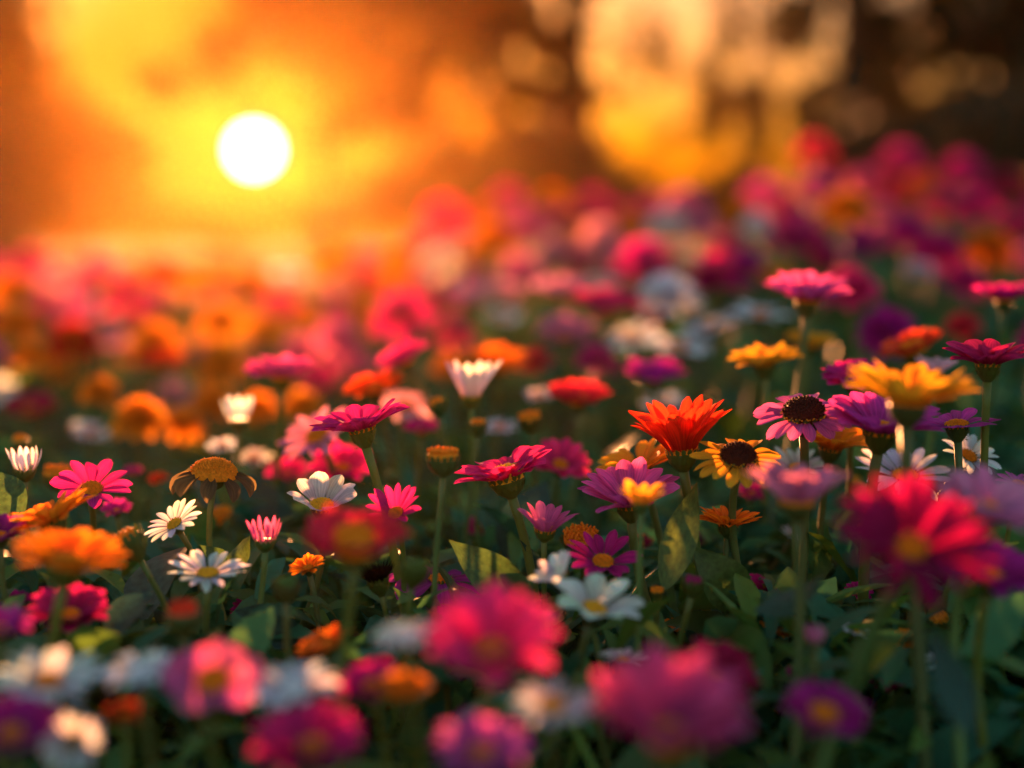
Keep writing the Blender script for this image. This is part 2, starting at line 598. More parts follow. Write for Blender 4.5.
SPEC = dict(
    daisy=dict(n=15, layers=1, e0=.22, e1=.02, rd=.27, hd=.45, wf=1.1),
    zinnia=dict(n=12, layers=2, e0=.50, e1=.12, rd=.27, hd=.55, wf=1.28),
    marigold=dict(n=20, layers=2, e0=.42, e1=.10, rd=.30, hd=.35, wf=1.25, notch=.12),
    oxeye=dict(n=17, layers=1, e0=.30, e1=.05, rd=.26, hd=.40, wf=1.05, notch=.03),
    cosmos=dict(n=9, layers=1, e0=.25, e1=.0, rd=.22, hd=.45, wf=1.2, notch=.06),
    gerbera=dict(n=17, layers=2, e0=.95, e1=.42, rd=.22, hd=.35, wf=1.2),
    coneflower=dict(n=18, layers=1, e0=.05, e1=-.42, rd=.40, hd=.80, wf=1.15, notch=.08),
    cup=dict(n=12, layers=1, e0=.85, e1=.60, rd=.35, hd=.35, wf=1.2),
    halfopen=dict(n=12, layers=1, e0=1.0, e1=1.62, rd=.5, hd=.3, wf=.95),
    dahlia=dict(n=11, layers=5, e0=-.35, e1=-.30, rd=.16, hd=.4, wf=1.25),
    droopy=dict(n=8, layers=1, e0=-.05, e1=-.75, rd=.20, hd=.4, wf=.9),
)
THINGS = []


def flower(kind, name, color, px, py, w, d, lx, lc, label, category, group=None, disc=DISC_OR, bx=None, leaves=1, detail=None, over=None, seed=None):
    i = len(THINGS) + 1
    rng = random.Random(seed or i * 17 + 3)
    detail = detail if detail is not None else (.82 < d < 1.22)
    if d < .85:
        d = .85 - (.85 - d) * .82
        lc = lc * .7 if lc < 1.5 else lc
    elif d > 1.5:
        d = 1.5 + (d - 1.5) * (1 - .27 * sm(480, 640, px))
    head = at(px, py, d)
    D = w * d / F * (1.0 if d < .85 else 1.08 if d < 1.5 else 1.24)
    RAD = D / 2
    n_ = Vector((lx, -lc, 1.0)).normalized()
    gz0 = G(head.x, head.y)
    Ls = max(.10, head.z - gz0)
    bx = (-lx * .18 * Ls + rng.gauss(0, .03) * Ls / .25) if bx is None else bx
    by = lc * .12 * Ls + rng.gauss(0, .03)
    base = Vector((head.x + bx, head.y + by, 0))
    base.z = min(G(base.x, base.y), head.z - .08) - .005
    root = empty(name, base)
    tag(root, label, category, group)
    H = head - base                              # head in the thing's own frame
    q = Vector((0, 0, 1)).rotation_difference(n_)
    M = Matrix.Translation(H) @ q.to_matrix().to_4x4() @ Matrix.Rotation(rng.uniform(0, 6.28), 4, 'Z')
    col = tuple(max(0, c * rng.uniform(.9, 1.08)) for c in color)
    if col[2] > .12 and col[1] < .6 * col[0]:
        col = (min(.9, col[0] * 1.06), col[1], col[2] * .92)
    sg = rng.uniform(.75, 1.25)
    scol = (GREEN[0] * sg * rng.uniform(.8, 1.5), GREEN[1] * sg, GREEN[2] * sg * rng.uniform(.7, 1.5))
    rs = max(.0019, min(.0056, RAD * .088))

    # ---- petals
    sp = dict(SPEC.get(kind, {}))
    if over:
        sp.update(over)
    cal_h = RAD * .42
    cal_r = RAD * .30
    if sp:
        rd = RAD * sp['rd']
        if kind == 'halfopen':
            rd = RAD * .56
        cal_r = rd * .92
        cal_h = max(rd * 1.1, RAD * .36)
        pm = MB()
        lay = sp['layers']
        for k in range(lay):
            n = sp['n']
            f = 1 - k * (.07 if kind == 'dahlia' else .12)
            e0 = sp['e0'] + k * (.36 if kind == 'dahlia' else .22)
            e1 = sp['e1'] + k * (.34 if kind == 'dahlia' else .16)
            mc = max(.25, (math.cos(e0) + math.cos(e1)) / 2)
            r0 = rd * (.82 - .1 * k)
            L = max(.2 * RAD, (RAD * f - r0) / mc) if kind != 'halfopen' else RAD * 1.2
            if kind == 'dahlia' and k:
                L = RAD * f * .84
            W = 2 * math.pi * (r0 + .55 * L * mc) / n * .5 * sp['wf']
            for j in range(n):
                if kind in ('daisy', 'oxeye', 'marigold') and rng.random() < .03:
                    continue
                petal(pm, 2 * math.pi * (j + .5 * (k % 2) + rng.uniform(-.12, .12)) / n, r0, L, W, e0, e1, rng, z0=.03 * RAD * (k + 1),
                      notch=sp.get('notch', .0), pointy=sp.get('pointy', .3), nt=8 if detail else 6, ns=4, cup=sp.get('cup', .22))
        pm.transform(M)
        pm.build('petals', M_PETAL, root, col)
        if kind != 'halfopen' or RAD > .02:
            dm = MB()
            nfl = 150 if detail else 50
            dome(dm, rd, rd * sp['hd'], .02 * RAD, nfl, rng)
            dm.transform(M)
            dm.build('disc', M_DISC, root, disc)
            if kind == 'coneflower':          # an outer ring of open florets
                fm = MB()
                for j in range(70):
                    th = j * 2.39996
                    u = rng.uniform(.90, 1.04)
                    p = Vector((math.cos(th) * u * rd, math.sin(th) * u * rd, rd * rng.uniform(.02, .26)))
                    nn = Vector((math.cos(th), math.sin(th), .8)).normalized()
                    fm.spike(p, nn, rd * .05, rd * rng.uniform(.12, .24))
                fm.transform(M)
                fm.build('floret_ring', M_DISC, root, AMBER)
    elif kind == 'spent':                      # petals gone: a flat ring of florets on a green cup
        cal_r, cal_h = RAD * .95, RAD * 1.15
        dm = MB()
        dome(dm, RAD * .92, RAD * .45, 0, 60, rng, ring=1.0)
        dm.transform(M)
        dm.build('disc', M_DISC, root, disc)
    elif kind == 'bud':
        cal_r, cal_h = RAD * .98, RAD * 1.5
        dm = MB()
        for j in range(30):
            th = j * 2.39996
            u = math.sqrt(j / 30) * .8
            p = Vector((math.cos(th) * u * RAD, math.sin(th) * u * RAD, -.1 * RAD))
            dm.spike(p, Vector((-math.cos(th) * u * .3, -math.sin(th) * u * .3, 1)).normalized(), RAD * .16, RAD * rng.uniform(.5, .85))
        dm.lathe([(RAD * .86 * math.cos(R(x)), RAD * .5 * math.sin(R(x)) - .05 * RAD) for x in (0, 20, 40, 60, 80)], 14)
        dm.transform(M)
        dm.build('petal_tip', M_DISC, root, col)
    elif kind == 'thistle':
        cal_r, cal_h = RAD * .55, RAD * 1.0
        pm = MB()
        for j in range(110):
            th = j * 2.39996
            u = math.sqrt(j / 110)
            d_ = Vector((math.cos(th) * u * .95, math.sin(th) * u * .95, 1)).normalized()
            p = Vector((math.cos(th) * u * RAD * .45, math.sin(th) * u * RAD * .45, 0))
            pm.spike(p, d_, RAD * .045, RAD * rng.uniform(.85, 1.15))
        pm.transform(M)
        pm.build('petals', M_PETAL, root, col)
    elif kind == 'withered':
        cal_r, cal_h = RAD * .42, RAD * .5
        dm = MB()
        dome(dm, RAD * .66, RAD * .40, 0, 260, rng)
        dm.transform(M)
        dm.build('disc', M_DISC, root, disc)
        pm = MB()
        for j in range(9):
            petal(pm, 2 * math.pi * j / 9, RAD * .50, RAD * rng.uniform(.65, .95), RAD * .27, -.35, -1.25 + rng.uniform(-.2, .3), rng, z0=-.03 * RAD, pointy=.6, cup=.9)
        pm.transform(M)
        pm.build('petals', M_PETAL, root, col)
    # ---- calyx
    cm = MB()
    prof = [(rs * 1.02, -cal_h * 1.0), (rs * 1.25, -cal_h * .93), (cal_r * .55 + rs * .4, -cal_h * .72), (cal_r * .86, -cal_h * .42), (cal_r * 1.0, -cal_h * .15), (cal_r * 1.0, .0), (cal_r * .8, .01 * RAD)]
    cm.lathe(prof, 16)
    nb = 16 if detail else 9
    for ring in range(3 if detail else 1):
        for j in range(nb):
            a = 2 * math.pi * (j + .5 * ring) / nb
            z0 = -cal_h * (.62 - .26 * ring)
            rr = cal_r * (.80 + .12 * ring)
            petal(cm, a, rr, cal_h * .42, cal_r * math.pi / nb * .9, 1.05 + .12 * ring, 1.3, rng, z0=z0, pointy=1.2, nt=4, ns=2, cup=.1)
    if detail:
        for j in range(90):
            th = rng.uniform(0, 6.28); z = rng.uniform(-.9, -.1)
            rr = cal_r * (1.0 if z > -.4 else .75)
            cm.hair(Vector((math.cos(th) * rr, math.sin(th) * rr, z * cal_h)), Vector((math.cos(th), math.sin(th), rng.uniform(-.6, .4))).normalized(), RAD * rng.uniform(.05, .11), .00016)
    cm.transform(M)
    cm.build('calyx', M_STEM, root, tuple(c * .8 for c in scol))
    # ---- stem
    top = H - n_ * (cal_h * .93)
    ln = top.length
    c1 = Vector((bx * -.15 + rng.gauss(0, .055) * ln, rng.gauss(0, .05) * ln, ln * .42))
    c2 = top - n_ * (ln * .33) + Vector((rng.gauss(0, .025), rng.gauss(0, .025), 0)) * ln
    pts, rad = [], []
    ns_ = 16
    for k in range(ns_ + 1):
        t = k / ns_
        p = c1 * (3 * (1 - t) ** 2 * t) + c2 * (3 * (1 - t) * t * t) + top * t ** 3
        pts.append(p)
        rad.append(rs * (1.25 - .28 * t + .25 * max(0, t - .93) / .07 * .6))
    stm = MB()
    stm.tube(pts, rad, 9)
    if detail:
        for j in range(260):
            k = rng.randrange(3, ns_)
            u = rng.random()
            p = pts[k] * (1 - u) + pts[k + 1] * u
            th = rng.uniform(0, 6.28)
            d_ = Vector((math.cos(th), math.sin(th), rng.uniform(-.3, .3))).normalized()
            stm.hair(p + d_ * rad[k] * .95, d_, rng.uniform(.0008, .0022), .00012)
    stm.build('stem', M_STEM, root, scol)
    # ---- leaves on the stem
    for j in range(leaves):
        t = rng.uniform(.12, .55)
        p = pts[int(t * ns_)]
        a = rng.uniform(0, 6.28)
        L = rng.uniform(.05, .095) * (1 if d < 1.6 else 1.6)
        d_ = Vector((math.cos(a), math.sin(a), rng.uniform(.25, 1.1))).normalized()
        lm = MB()
        leaf_mesh(lm, p, p + d_ * L, L * rng.uniform(.2, .36), rng, sag=rng.uniform(.05, .16))
        lm.build('leaf', M_LEAF, root, tuple(c * rng.uniform(.55, 1.0) for c in scol))
    root['root_z'] = 0.0
    del root['root_z']
    THINGS.append(root)
    return root, scol


def leaf_at(root, a, b, width, side, color, sag=.1, seed=1):
    """a broad leaf of a plant; a, b: (px, py, depth) of its base and tip"""
    rng = random.Random(seed)
    lm = MB()
    o = root.location
    leaf_mesh(lm, at(*a) - o, at(*b) - o, width, rng, sag=sag, side=Vector(side), n=14, fold=.22, wave=.05)
    return lm.build('leaf', M_LEAF, root, color)

# ---- flower table: kind, name, colour, px, py, width, depth, lean sideways, lean to camera, label, options
GR = 'flowers of the bed'
FL = [
 # in and near the sharp band
 ('halfopen', 'white_daisy', WHITE, 25, 470, 36, 1.05, .05, .1, 'half-open white daisy with upright petals beside a small flat orange bud', dict(disc=YELLOW)),
 ('spent', 'orange_bud', ORANGE, 57, 476, 26, 1.16, .1, .1, 'small flat orange bud beside the half-open white daisy', {}),
 ('daisy', 'magenta_daisy', MAGENTA, 92, 490, 70, 1.02, .25, .55, 'sharp magenta daisy with long spread petals above the tilted orange daisy', dict(over=dict(n=12, e0=.5))),
 ('marigold', 'orange_daisy', ORANGE, 52, 523, 92, .94, -.38, .05, 'tilted orange daisy overlapping the large soft orange one below it', {}),
 ('marigold', 'orange_daisy', ORANGE, 67, 566, 116, .77, .22, .08, 'large soft orange daisy tipped over below the tilted sharp orange one', {}),
 ('bud', 'flower_bud', ORANGE, 127, 540, 32, .93, -.6, .1, 'leaning green bud with an orange cap on a thick bent stalk', dict(bx=.055)),
 ('oxeye', 'white_daisy', WHITE, 175, 525, 56, .98, -.45, .55, 'small sharp white daisy tilted under the withered drooping head', dict(disc=YELLOW)),
 ('withered', 'withered_flower', (.16, .11, .05), 214, 474, 64, 1.0, .1, .05, 'withered flower with an orange dome and drooping dry petals', dict(leaves=2)),
 ('halfopen', 'pink_daisy', PINK, 265, 541, 35, .95, 0, .1, 'half-open pink daisy like a brush on a curved green stalk', dict(disc=YELLOW, bx=-.012)),
 ('oxeye', 'white_daisy', WHITE, 208, 575, 76, .92, .05, .22, 'low sharp white daisy opened flat with pinkish petal tips', dict(disc=YELLOW)),
 ('bud', 'flower_bud', GREEN, 286, 585, 25, .84, 0, .1, 'closed soft green bud beside the half-open pink daisy', {}),
 ('cup', 'white_daisy', (.80, .74, .68), 322, 507, 66, 1.0, .05, .38, 'sharp creamy white cupped daisy with separate petals below the tilted magenta daisy', dict(disc=YELLOW, over=dict(n=9, e0=.8, e1=.45))),
 ('zinnia', 'magenta_daisy', MAGENTA, 362, 431, 92, 1.0, -.24, .02, 'sharp tilted magenta daisy high on a slanting stalk above the creamy daisy', dict(bx=.05, over=dict(e0=.42, e1=.12))),
 ('daisy', 'magenta_daisy', MAGENTA, 396, 514, 54, .97, -.2, .7, 'small dark magenta daisy just behind the soft red flower', dict(over=dict(e0=.7, e1=.4))),
 ('zinnia', 'red_flower', (.72, .03, .07), 355, 548, 112, .73, .05, .35, 'large soft red flower with a glowing orange centre among the sharp ones', dict(disc=(.95, .30, .012), over=dict(rd=.38, hd=.95))),
 ('marigold', 'orange_daisy', ORANGE, 308, 569, 36, .97, -.2, .3, 'small low orange flower peeping out beside the soft red flower', {}),
 ('spent', 'spent_flower', ORANGE, 443, 459, 31, .93, 0, .02, 'spent flower with a flat orange rim on a green cup and tall bare stalk', dict(bx=.008, leaves=0)),
 ('zinnia', 'magenta_daisy', (.66, .03, .20), 507, 479, 96, 1.0, -.27, .02, 'sharp magenta daisy with a fluffy yellow centre on a hairy stalk', dict(disc=YELLOW, bx=.018, over=dict(rd=.36, hd=.6, n=11, e1=-.05), leaves=2)),
 ('thistle', 'purple_thistle', PURPLE, 378, 580, 34, .96, -.2, .2, 'small bristly purple head behind the curled green bud', {}),
 ('bud', 'flower_bud', GREEN, 414, 568, 27, .85, .15, .1, 'round green bud on a hooked yellow stalk near the drooping purple flower', dict(bx=-.02)),
 ('droopy', 'purple_flower', (.45, .04, .36), 440, 582, 108, 1.02, .1, .1, 'drooping purple flower with long narrow petals behind the bare stalk', dict(over=dict(e0=.1, e1=-.6))),
 ('marigold', 'orange_flower', (.85, .16, .01), 328, 648, 62, .80, -.35, .15, 'low soft orange red flower tilted above the row of soft whites', {}),
 ('cup', 'pink_daisy', PINK, 545, 531, 56, .97, .1, .12, 'cupped salmon pink daisy half opened beside the hairy stalk', dict(over=dict(n=15, e0=.95, e1=.5))),
 ('daisy', 'magenta_daisy', MAGENTA, 603, 563, 74, .95, .05, .42, 'dark magenta daisy with a flat orange centre above two white daisies', dict(over=dict(e0=.45, e1=.25))),
 ('spent', 'spent_flower', (.55, .12, .02), 581, 541, 34, 1.03, -.1, .3, 'spent rusty orange head hidden behind the dark magenta daisy', {}),
 ('cup', 'white_daisy', WHITE, 560, 578, 48, .88, -.75, .1, 'white daisy leaning over sideways with an orange lit edge', dict(disc=YELLOW)),
 ('oxeye', 'white_daisy', WHITE, 594, 611, 90, .85, .25, .3, 'white daisy with wide drooping petals below the dark magenta daisy', dict(disc=YELLOW, over=dict(n=9, e0=.6, e1=.2))),
 ('zinnia', 'pink_daisy', (.74, .10, .38), 630, 505, 96, .99, -.12, .22, 'sharp pink daisy partly covered by a small orange flower', dict(over=dict(e0=.55, e1=.25))),
 ('cup', 'orange_daisy', AMBER, 641, 504, 46, .87, 0, .05, 'small orange cup flower in front of the sharp pink daisy', dict(bx=.0)),
 ('marigold', 'orange_daisy', AMBER, 640, 471, 84, 1.05, -.36, .08, 'sharp amber daisy tilted under the scarlet gerbera', dict(over=dict(n=15))),
 ('gerbera', 'scarlet_gerbera', RED, 682, 453, 99, 1.0, -.10, .0, 'sharp scarlet gerbera with a fan of upswept petals on a short thick cup', dict(leaves=0, over=dict(rd=.30))),
 ('coneflower', 'orange_coneflower', AMBER, 738, 460, 84, .97, .02, .42, 'orange coneflower with a dark brown dome beside the scarlet gerbera', dict(disc=BROWN)),
 ('marigold', 'orange_daisy', ORANGE, 728, 526, 64, 1.0, .05, .0, 'flat orange daisy under the orange coneflower', {}),
 ('coneflower', 'pink_coneflower', (.74, .13, .40), 804, 416, 94, 1.0, -.1, .35, 'pink coneflower with a dark brown dome above the white daisies', dict(disc=BROWN)),
 ('oxeye', 'white_daisy', WHITE, 797, 470, 62, 1.10, 0, .4, 'sharp white daisy between the two coneflowers and the soft pink cup', dict(disc=YELLOW)),
 ('marigold', 'orange_daisy', ORANGE, 830, 450, 72, 1.07, .15, .1, 'sharp orange daisy right beneath the purple pink daisy', dict(over=dict(n=14, e0=.7))),
 ('cup', 'pink_daisy', LILAC, 797, 503, 100, .78, 0, .0, 'soft lilac pink cup flower on a thick amber stalk', dict(leaves=0, bx=-.012)),
 ('oxeye', 'white_daisy', WHITE, 905, 478, 92, 1.05, 0, .35, 'wide white daisy half hidden behind the large soft crimson flower', dict(disc=YELLOW)),
 ('oxeye', 'white_daisy', WHITE, 968, 457, 62, 1.04, .35, .65, 'sharp white daisy turned outward with a wide orange centre', dict(disc=DISC_OR)),
 ('marigold', 'amber_daisy', AMBER, 908, 404, 136, .82, .05, .06, 'large soft amber daisy standing over the pink and white ones', dict(bx=.0, leaves=0, over=dict(e0=.5, e1=.2))),
 ('zinnia', 'purple_daisy', (.58, .05, .38), 880, 433, 112, .95, .05, .15, 'purple pink daisy directly underneath the large soft amber daisy', {}),
 ('zinnia', 'magenta_daisy', MAGENTA, 853, 383, 62, 1.1, -.1, .3, 'magenta daisy peeking out behind the large soft amber daisy', {}),
 ('cup', 'pink_daisy', PALEPINK, 935, 374, 42, 1.15, .05, .1, 'pale pink daisy with upright petals just over the large amber daisy', {}),
 ('daisy', 'purple_daisy', (.58, .06, .36), 957, 427, 80, 1.0, -.1, .05, 'flat purple pink daisy beneath the wine red daisy, above the outward white one', {}),
 ('zinnia', 'wine_red_daisy', (.50, .02, .13), 988, 366, 84, .98, 0, .02, 'wine red daisy with one orange lit petal on a forked stalk', dict(bx=-.01)),
 ('zinnia', 'red_flower', (.80, .08, .03), 914, 351, 62, 1.25, -.4, .1, 'red and orange flower tilted above the large amber daisy', dict(over=dict(rd=.4))),
 ('zinnia', 'pink_daisy', (.78, .10, .36), 807, 301, 86, 1.25, .0, .1, 'tall pink daisy on a long amber stalk in front of the blurred rows', dict(leaves=0)),
 ('marigold', 'orange_daisy', AMBER, 765, 366, 70, 1.2, -.1, .05, 'orange daisy beside the amber stalk of the tall pink daisy', {}),
 ('marigold', 'orange_daisy', AMBER, 809, 346, 52, 1.4, .1, .1, 'small orange daisy behind the amber stalk of the tall pink daisy', {}),
 ('zinnia', 'magenta_daisy', MAGENTA, 1004, 301, 62, 1.3, 0, .05, 'magenta daisy on an amber stalk rising above the wine red daisy', dict(leaves=0)),
 ('daisy', 'pink_daisy', (.60, .10, .45), 1018, 484, 42, 1.0, .1, .2, 'mauve daisy cut by the picture edge below the outward white daisy', {}),
 # soft, close to the lens
 ('zinnia', 'crimson_flower', (.33, .005, .085), 910, 552, 162, .68, .02, 1.25, 'very large soft crimson flower facing the camera with a dull orange centre', dict(leaves=0, over=dict(rd=.21, n=19, wf=.95, pointy=1.0))),
 ('zinnia', 'pink_daisy', LILAC, 985, 515, 116, .76, .25, .45, 'soft pale lilac daisy just behind the very large crimson flower', {}),
 ('zinnia', 'purple_daisy', (.48, .03, .36), 990, 580, 100, .78, .05, .4, 'soft purple daisy with a flat orange centre under the pale lilac one', {}),
 ('zinnia', 'pink_flower', (.78, .04, .24), 492, 657, 140, .63, 0, .62, 'big soft hot pink flower facing the camera above the soft white one', dict(over=dict(n=10, e0=.7, e1=.25))),
 ('daisy', 'white_daisy', WHITE, 552, 708, 92, .62, 0, .35, 'soft white daisy wedged between the two big soft pink flowers', dict(disc=YELLOW)),
 ('zinnia', 'pink_flower', (.70, .08, .32), 668, 742, 166, .585, .02, .38, 'biggest soft pink flower reaching out of the bottom of the picture', dict(over=dict(n=10, e0=.85, e1=.3))),
 ('zinnia', 'crimson_flower', (.38,.008,.06), 713, 683, 92, .74, .1, .8, 'soft dark crimson flower above the biggest soft pink flower', {}),
 ('zinnia', 'purple_daisy', (.42, .02, .28), 823, 718, 88, .66, .1, .55, 'dim purple daisy with a large orange centre in the dark lower corner', dict(over=dict(rd=.36))),
 ('halfopen', 'purple_daisy', LILAC, 815, 642, 26, .76, 0, .1, 'tiny soft lilac bud in the dark below the very large crimson flower', {}),
 ('daisy', 'white_daisy', WHITE, 407, 637, 72, .66, -.05, .15, 'soft white flower touching the big soft hot pink flower', dict(disc=WHITE)),
 ('marigold', 'orange_daisy', ORANGE, 404, 692, 58, .66, 0, .3, 'soft dull orange flower below the soft white one and the hot pink one', {}),
 ('zinnia', 'magenta_daisy', MAGENTA, 372, 688, 66, .69, -.2, .4, 'soft magenta flower tucked behind the soft dull orange flower', {}),
 ('cosmos', 'pink_cosmos', (.78, .12, .34), 213, 682, 104, .66, .1, .75, 'soft pink flower with few broad petals and a big orange centre', dict(over=dict(n=6, rd=.32))),
 ('daisy', 'white_daisy', WHITE, 294, 690, 92, .66, 0, .25, 'soft white flower beside the few-petalled pink flower, under the orange red one', dict(disc=WHITE)),
 ('daisy', 'white_daisy', WHITE, 140, 673, 78, .665, -.1, .3, 'soft white flower on the other side of the few-petalled pink flower', dict(disc=WHITE)),
 ('oxeye', 'white_daisy', WHITE, 48, 684, 108, .66, .05, .3, 'soft wide white daisy with an orange centre above the blue white one', dict(disc=DISC_OR)),
 ('oxeye', 'white_daisy', (.70, .76, .80), 74, 742, 66, .63, 0, 1.8, 'soft bluish white daisy facing straight out at the bottom edge', dict(disc=(.45, .25, .06))),
 ('zinnia', 'purple_flower', PURPLE, 12, 738, 100, .60, 0, .5, 'soft dark purple flower in the bottom corner beside the bluish white daisy', {}),
 ('zinnia', 'pink_flower', (.50, .015, .17), 312, 752, 118, .60, 0, .3, 'soft wide raspberry flower cut by the bottom edge', {}),
 ('zinnia', 'pink_flower', (.66, .10, .40), 482, 758, 104, .585, 0, .4, 'soft mauve pink flower cut by the bottom edge under the hot pink one', {}),
 ('marigold', 'red_flower', (.45, .05, .01), 124, 716, 42, .68, 0, .3, 'small dull red flower sunk under the row of soft whites', {}),
 ('zinnia', 'magenta_daisy', (.40, .012, .12), 70, 618, 78, .86, .1, .3, 'dark magenta flower with an orange centre behind the stalk of the soft orange daisy', {}),
 ('zinnia', 'purple_flower', (.46, .04, .36), 0, 632, 66, .75, .1, .2, 'soft violet flower at the picture edge above the soft wide white daisy', {}),
 ('bud', 'flower_bud', RED, 183, 612, 36, .76, 0, .05, 'fat soft green bud with a red top over the soft whites', {}),
 ('zinnia', 'purple_flower', PURPLE, 0, 538, 56, .92, 0, .25, 'violet flower at the picture edge behind the tilted orange daisy', {}),
 ('daisy', 'purple_daisy', PURPLE, 541, 620, 36, .80, 0, .3, 'tiny purple flower behind the big soft hot pink flower', {}),
 ('spent', 'spent_flower', RED, 657, 592, 13, .93, 0, .1, 'tiny red bud in the dark leaves under the small orange cup flower', {}),
 ('bud', 'flower_bud', (.3, .02, .08), 693, 582, 20, .90, .1, .1, 'small dark purple bud deep among leaves under the flat orange daisy', {}),
 # just behind the sharp band
 ('zinnia', 'pink_daisy', (.80, .07, .30), 281, 378, 70, 1.3, 0, .08, 'pink daisy standing tall on a straight stalk below the sun', dict(leaves=0)),
 ('halfopen', 'white_daisy', WHITE, 238, 420, 36, 1.25, 0, .05, 'white bud flower under the tall pink daisy, beside its stalk', dict(disc=WHITE)),
 ('daisy', 'white_daisy', WHITE, 222, 447, 32, 1.3, 0, .3, 'small white flower under the white bud flower', {}),
 ('daisy', 'white_daisy', (.80, .66, .62), 254, 459, 36, 1.35, 0, .3, 'small creamy flower low beside the small white one', {}),
 ('daisy', 'pink_daisy', LILAC, 318, 437, 80, 1.22, -.45, .5, 'pale lilac pink daisy leaning behind the sharp tilted magenta daisy', dict(over=dict(n=18))),
 ('zinnia', 'magenta_daisy', MAGENTA, 342, 472, 62, 1.25, 0, .4, 'blurred magenta daisy beneath the pale lilac pink daisy', {}),
 ('zinnia', 'magenta_daisy', MAGENTA, 288, 476, 42, 1.33, 0, .3, 'small blurred magenta daisy beside the withered head', {}),
 ('zinnia', 'pink_flower', HOTPINK, 406, 362, 56, 1.4, -.45, .2, 'vivid hot pink flower tilted above the orange red flower', {}),
 ('marigold', 'red_flower', (.85, .10, .01), 375, 391, 62, 1.3, -.2, .2, 'glowing orange red flower above the sharp tilted magenta daisy', {}),
 ('daisy', 'pink_daisy', PALEPINK, 405, 408, 58, 1.4, .1, .4, 'blurred peach pink flower behind the sharp tilted magenta daisy', {}),
 ('cup', 'white_daisy', (.80, .76, .70), 471, 398, 52, 1.2, 0, .0, 'creamy white cup flower above the spent orange rimmed head', dict(disc=YELLOW, over=dict(n=11, e0=1.1, e1=1.0))),
 ('bud', 'flower_bud', ORANGE, 437, 404, 18, 1.2, -.3, .1, 'small orange tipped bud beside the creamy white cup flower', {}),
 ('bud', 'flower_bud', ORANGE, 478, 424, 17, 1.18, 0, .1, 'small yellow green bud just below the creamy white cup flower', {}),
 ('spent', 'spent_flower', ORANGE, 530, 420, 22, 1.2, -.1, .1, 'spent head with an orange lit rim between the cream cup and the red daisy', {}),
 ('zinnia', 'red_daisy', (.80, .03, .05), 579, 403, 62, 1.33, 0, .18, 'red daisy with an orange centre on an amber stalk', dict(leaves=0)),
 ('daisy', 'white_daisy', (.8, .7, .66), 538, 396, 30, 1.45, 0, .3, 'small pale flower beside the red daisy', {}),
 ('zinnia', 'magenta_daisy', (.58, .02, .34), 655, 380, 60, 1.42, 0, .2, 'blurred violet magenta daisy behind the scarlet gerbera', {}),
 ('daisy', 'white_daisy', WHITE, 665, 405, 42, 1.6, 0, .2, 'dim small white flower under the violet magenta daisy', {}),
 ('zinnia', 'magenta_daisy', HOTPINK, 560, 467, 60, 1.2, .15, .5, 'blurred pink magenta daisy behind the fluffy yellow centred one', {}),
 ('zinnia', 'magenta_daisy', MAGENTA, 421, 432, 36, 1.3, 0, .2, 'small blurred magenta flower beside the sharp tilted magenta daisy', {}),
 ('daisy', 'white_daisy', WHITE, 500, 428, 34, 1.4, 0, .3, 'dim white flower behind the fluffy yellow centred magenta daisy', {}),
 ('marigold', 'orange_daisy', (.85, .20, .01), 495, 369, 58, 1.6, 0, .25, 'blurred rusty orange flower behind the creamy white cup flower', {}),
 ('dahlia', 'orange_dahlia', ORANGE, 140, 420, 50, 1.6, .1, .4, 'round double orange flower, lowest of the blurred orange ones', {}),
 ('dahlia', 'orange_dahlia', ORANGE, 100, 392, 36, 1.75, .3, .4, 'small double orange flower just above the lowest blurred orange one', {}),
 ('dahlia', 'orange_dahlia', ORANGE, 258, 410, 38, 1.75, 0, .3, 'blurred orange flower half behind the tall pink daisy, beside the white bud', {}),
 ('dahlia', 'orange_dahlia', ORANGE, 302, 406, 38, 1.8, 0, .3, 'blurred orange flower on the far side of the tall pink daisy stalk', {}),
 ('dahlia', 'orange_dahlia', ORANGE, 214, 402, 44, 1.85, 0, .3, 'blurred orange flower directly over the white bud flower', {}),
 ('zinnia', 'crimson_flower', CRIMSON, 30, 412, 48, 1.75, 0, .3, 'dark crimson flower alone among dim leaves near the edge', {}),
 ('bud', 'flower_bud', ORANGE, 20, 440, 16, 1.25, 0, .1, 'tiny orange bud above the half-open white daisy', {}),
 ('zinnia', 'magenta_daisy', MAGENTA, 132, 474, 20, 1.3, 0, .3, 'tiny magenta flower behind the spread magenta daisy', {}),
 ('zinnia', 'red_flower', RED, 159, 481, 20, 1.3, 0, .3, 'tiny red flower behind the small tilted white daisy', {}),
 ('zinnia', 'magenta_daisy', PURPLE, 117, 512, 30, 1.12, 0, .3, 'small purple flower under the spread magenta daisy', {}),
 ('zinnia', 'crimson_flower', CRIMSON, 640, 545, 26, 1.15, 0, .3, 'small dark crimson flower in shade behind the dark magenta daisy', {}),
 # blurred rows at the back
 ('dahlia', 'orange_dahlia', ORANGE, 18, 326, 46, 2.4, 0, .3, 'double orange flower in the stack of three at the picture edge, middle one', {}),
 ('dahlia', 'orange_dahlia', ORANGE, 12, 291, 42, 2.9, 0, .3, 'double orange flower in the stack of three at the picture edge, top one', {}),
 ('dahlia', 'orange_dahlia', ORANGE, 30, 356, 38, 2.1, 0, .3, 'double orange flower in the stack of three at the picture edge, lowest one', {}),
 ('dahlia', 'red_dahlia', (.60, .012, .012), 72, 342, 52, 2.2, 0, .3, 'blurred blood red flower beside the stack of three orange ones', {}),
 ('dahlia', 'pink_dahlia', PINK, 75, 313, 38, 2.6, 0, .3, 'blurred pink flower directly above the blood red flower', {}),
 ('dahlia', 'pink_dahlia', HOTPINK, 128, 300, 46, 3.0, 0, .3, 'blurred hot pink flower upward of the lone orange and red pair', {}),
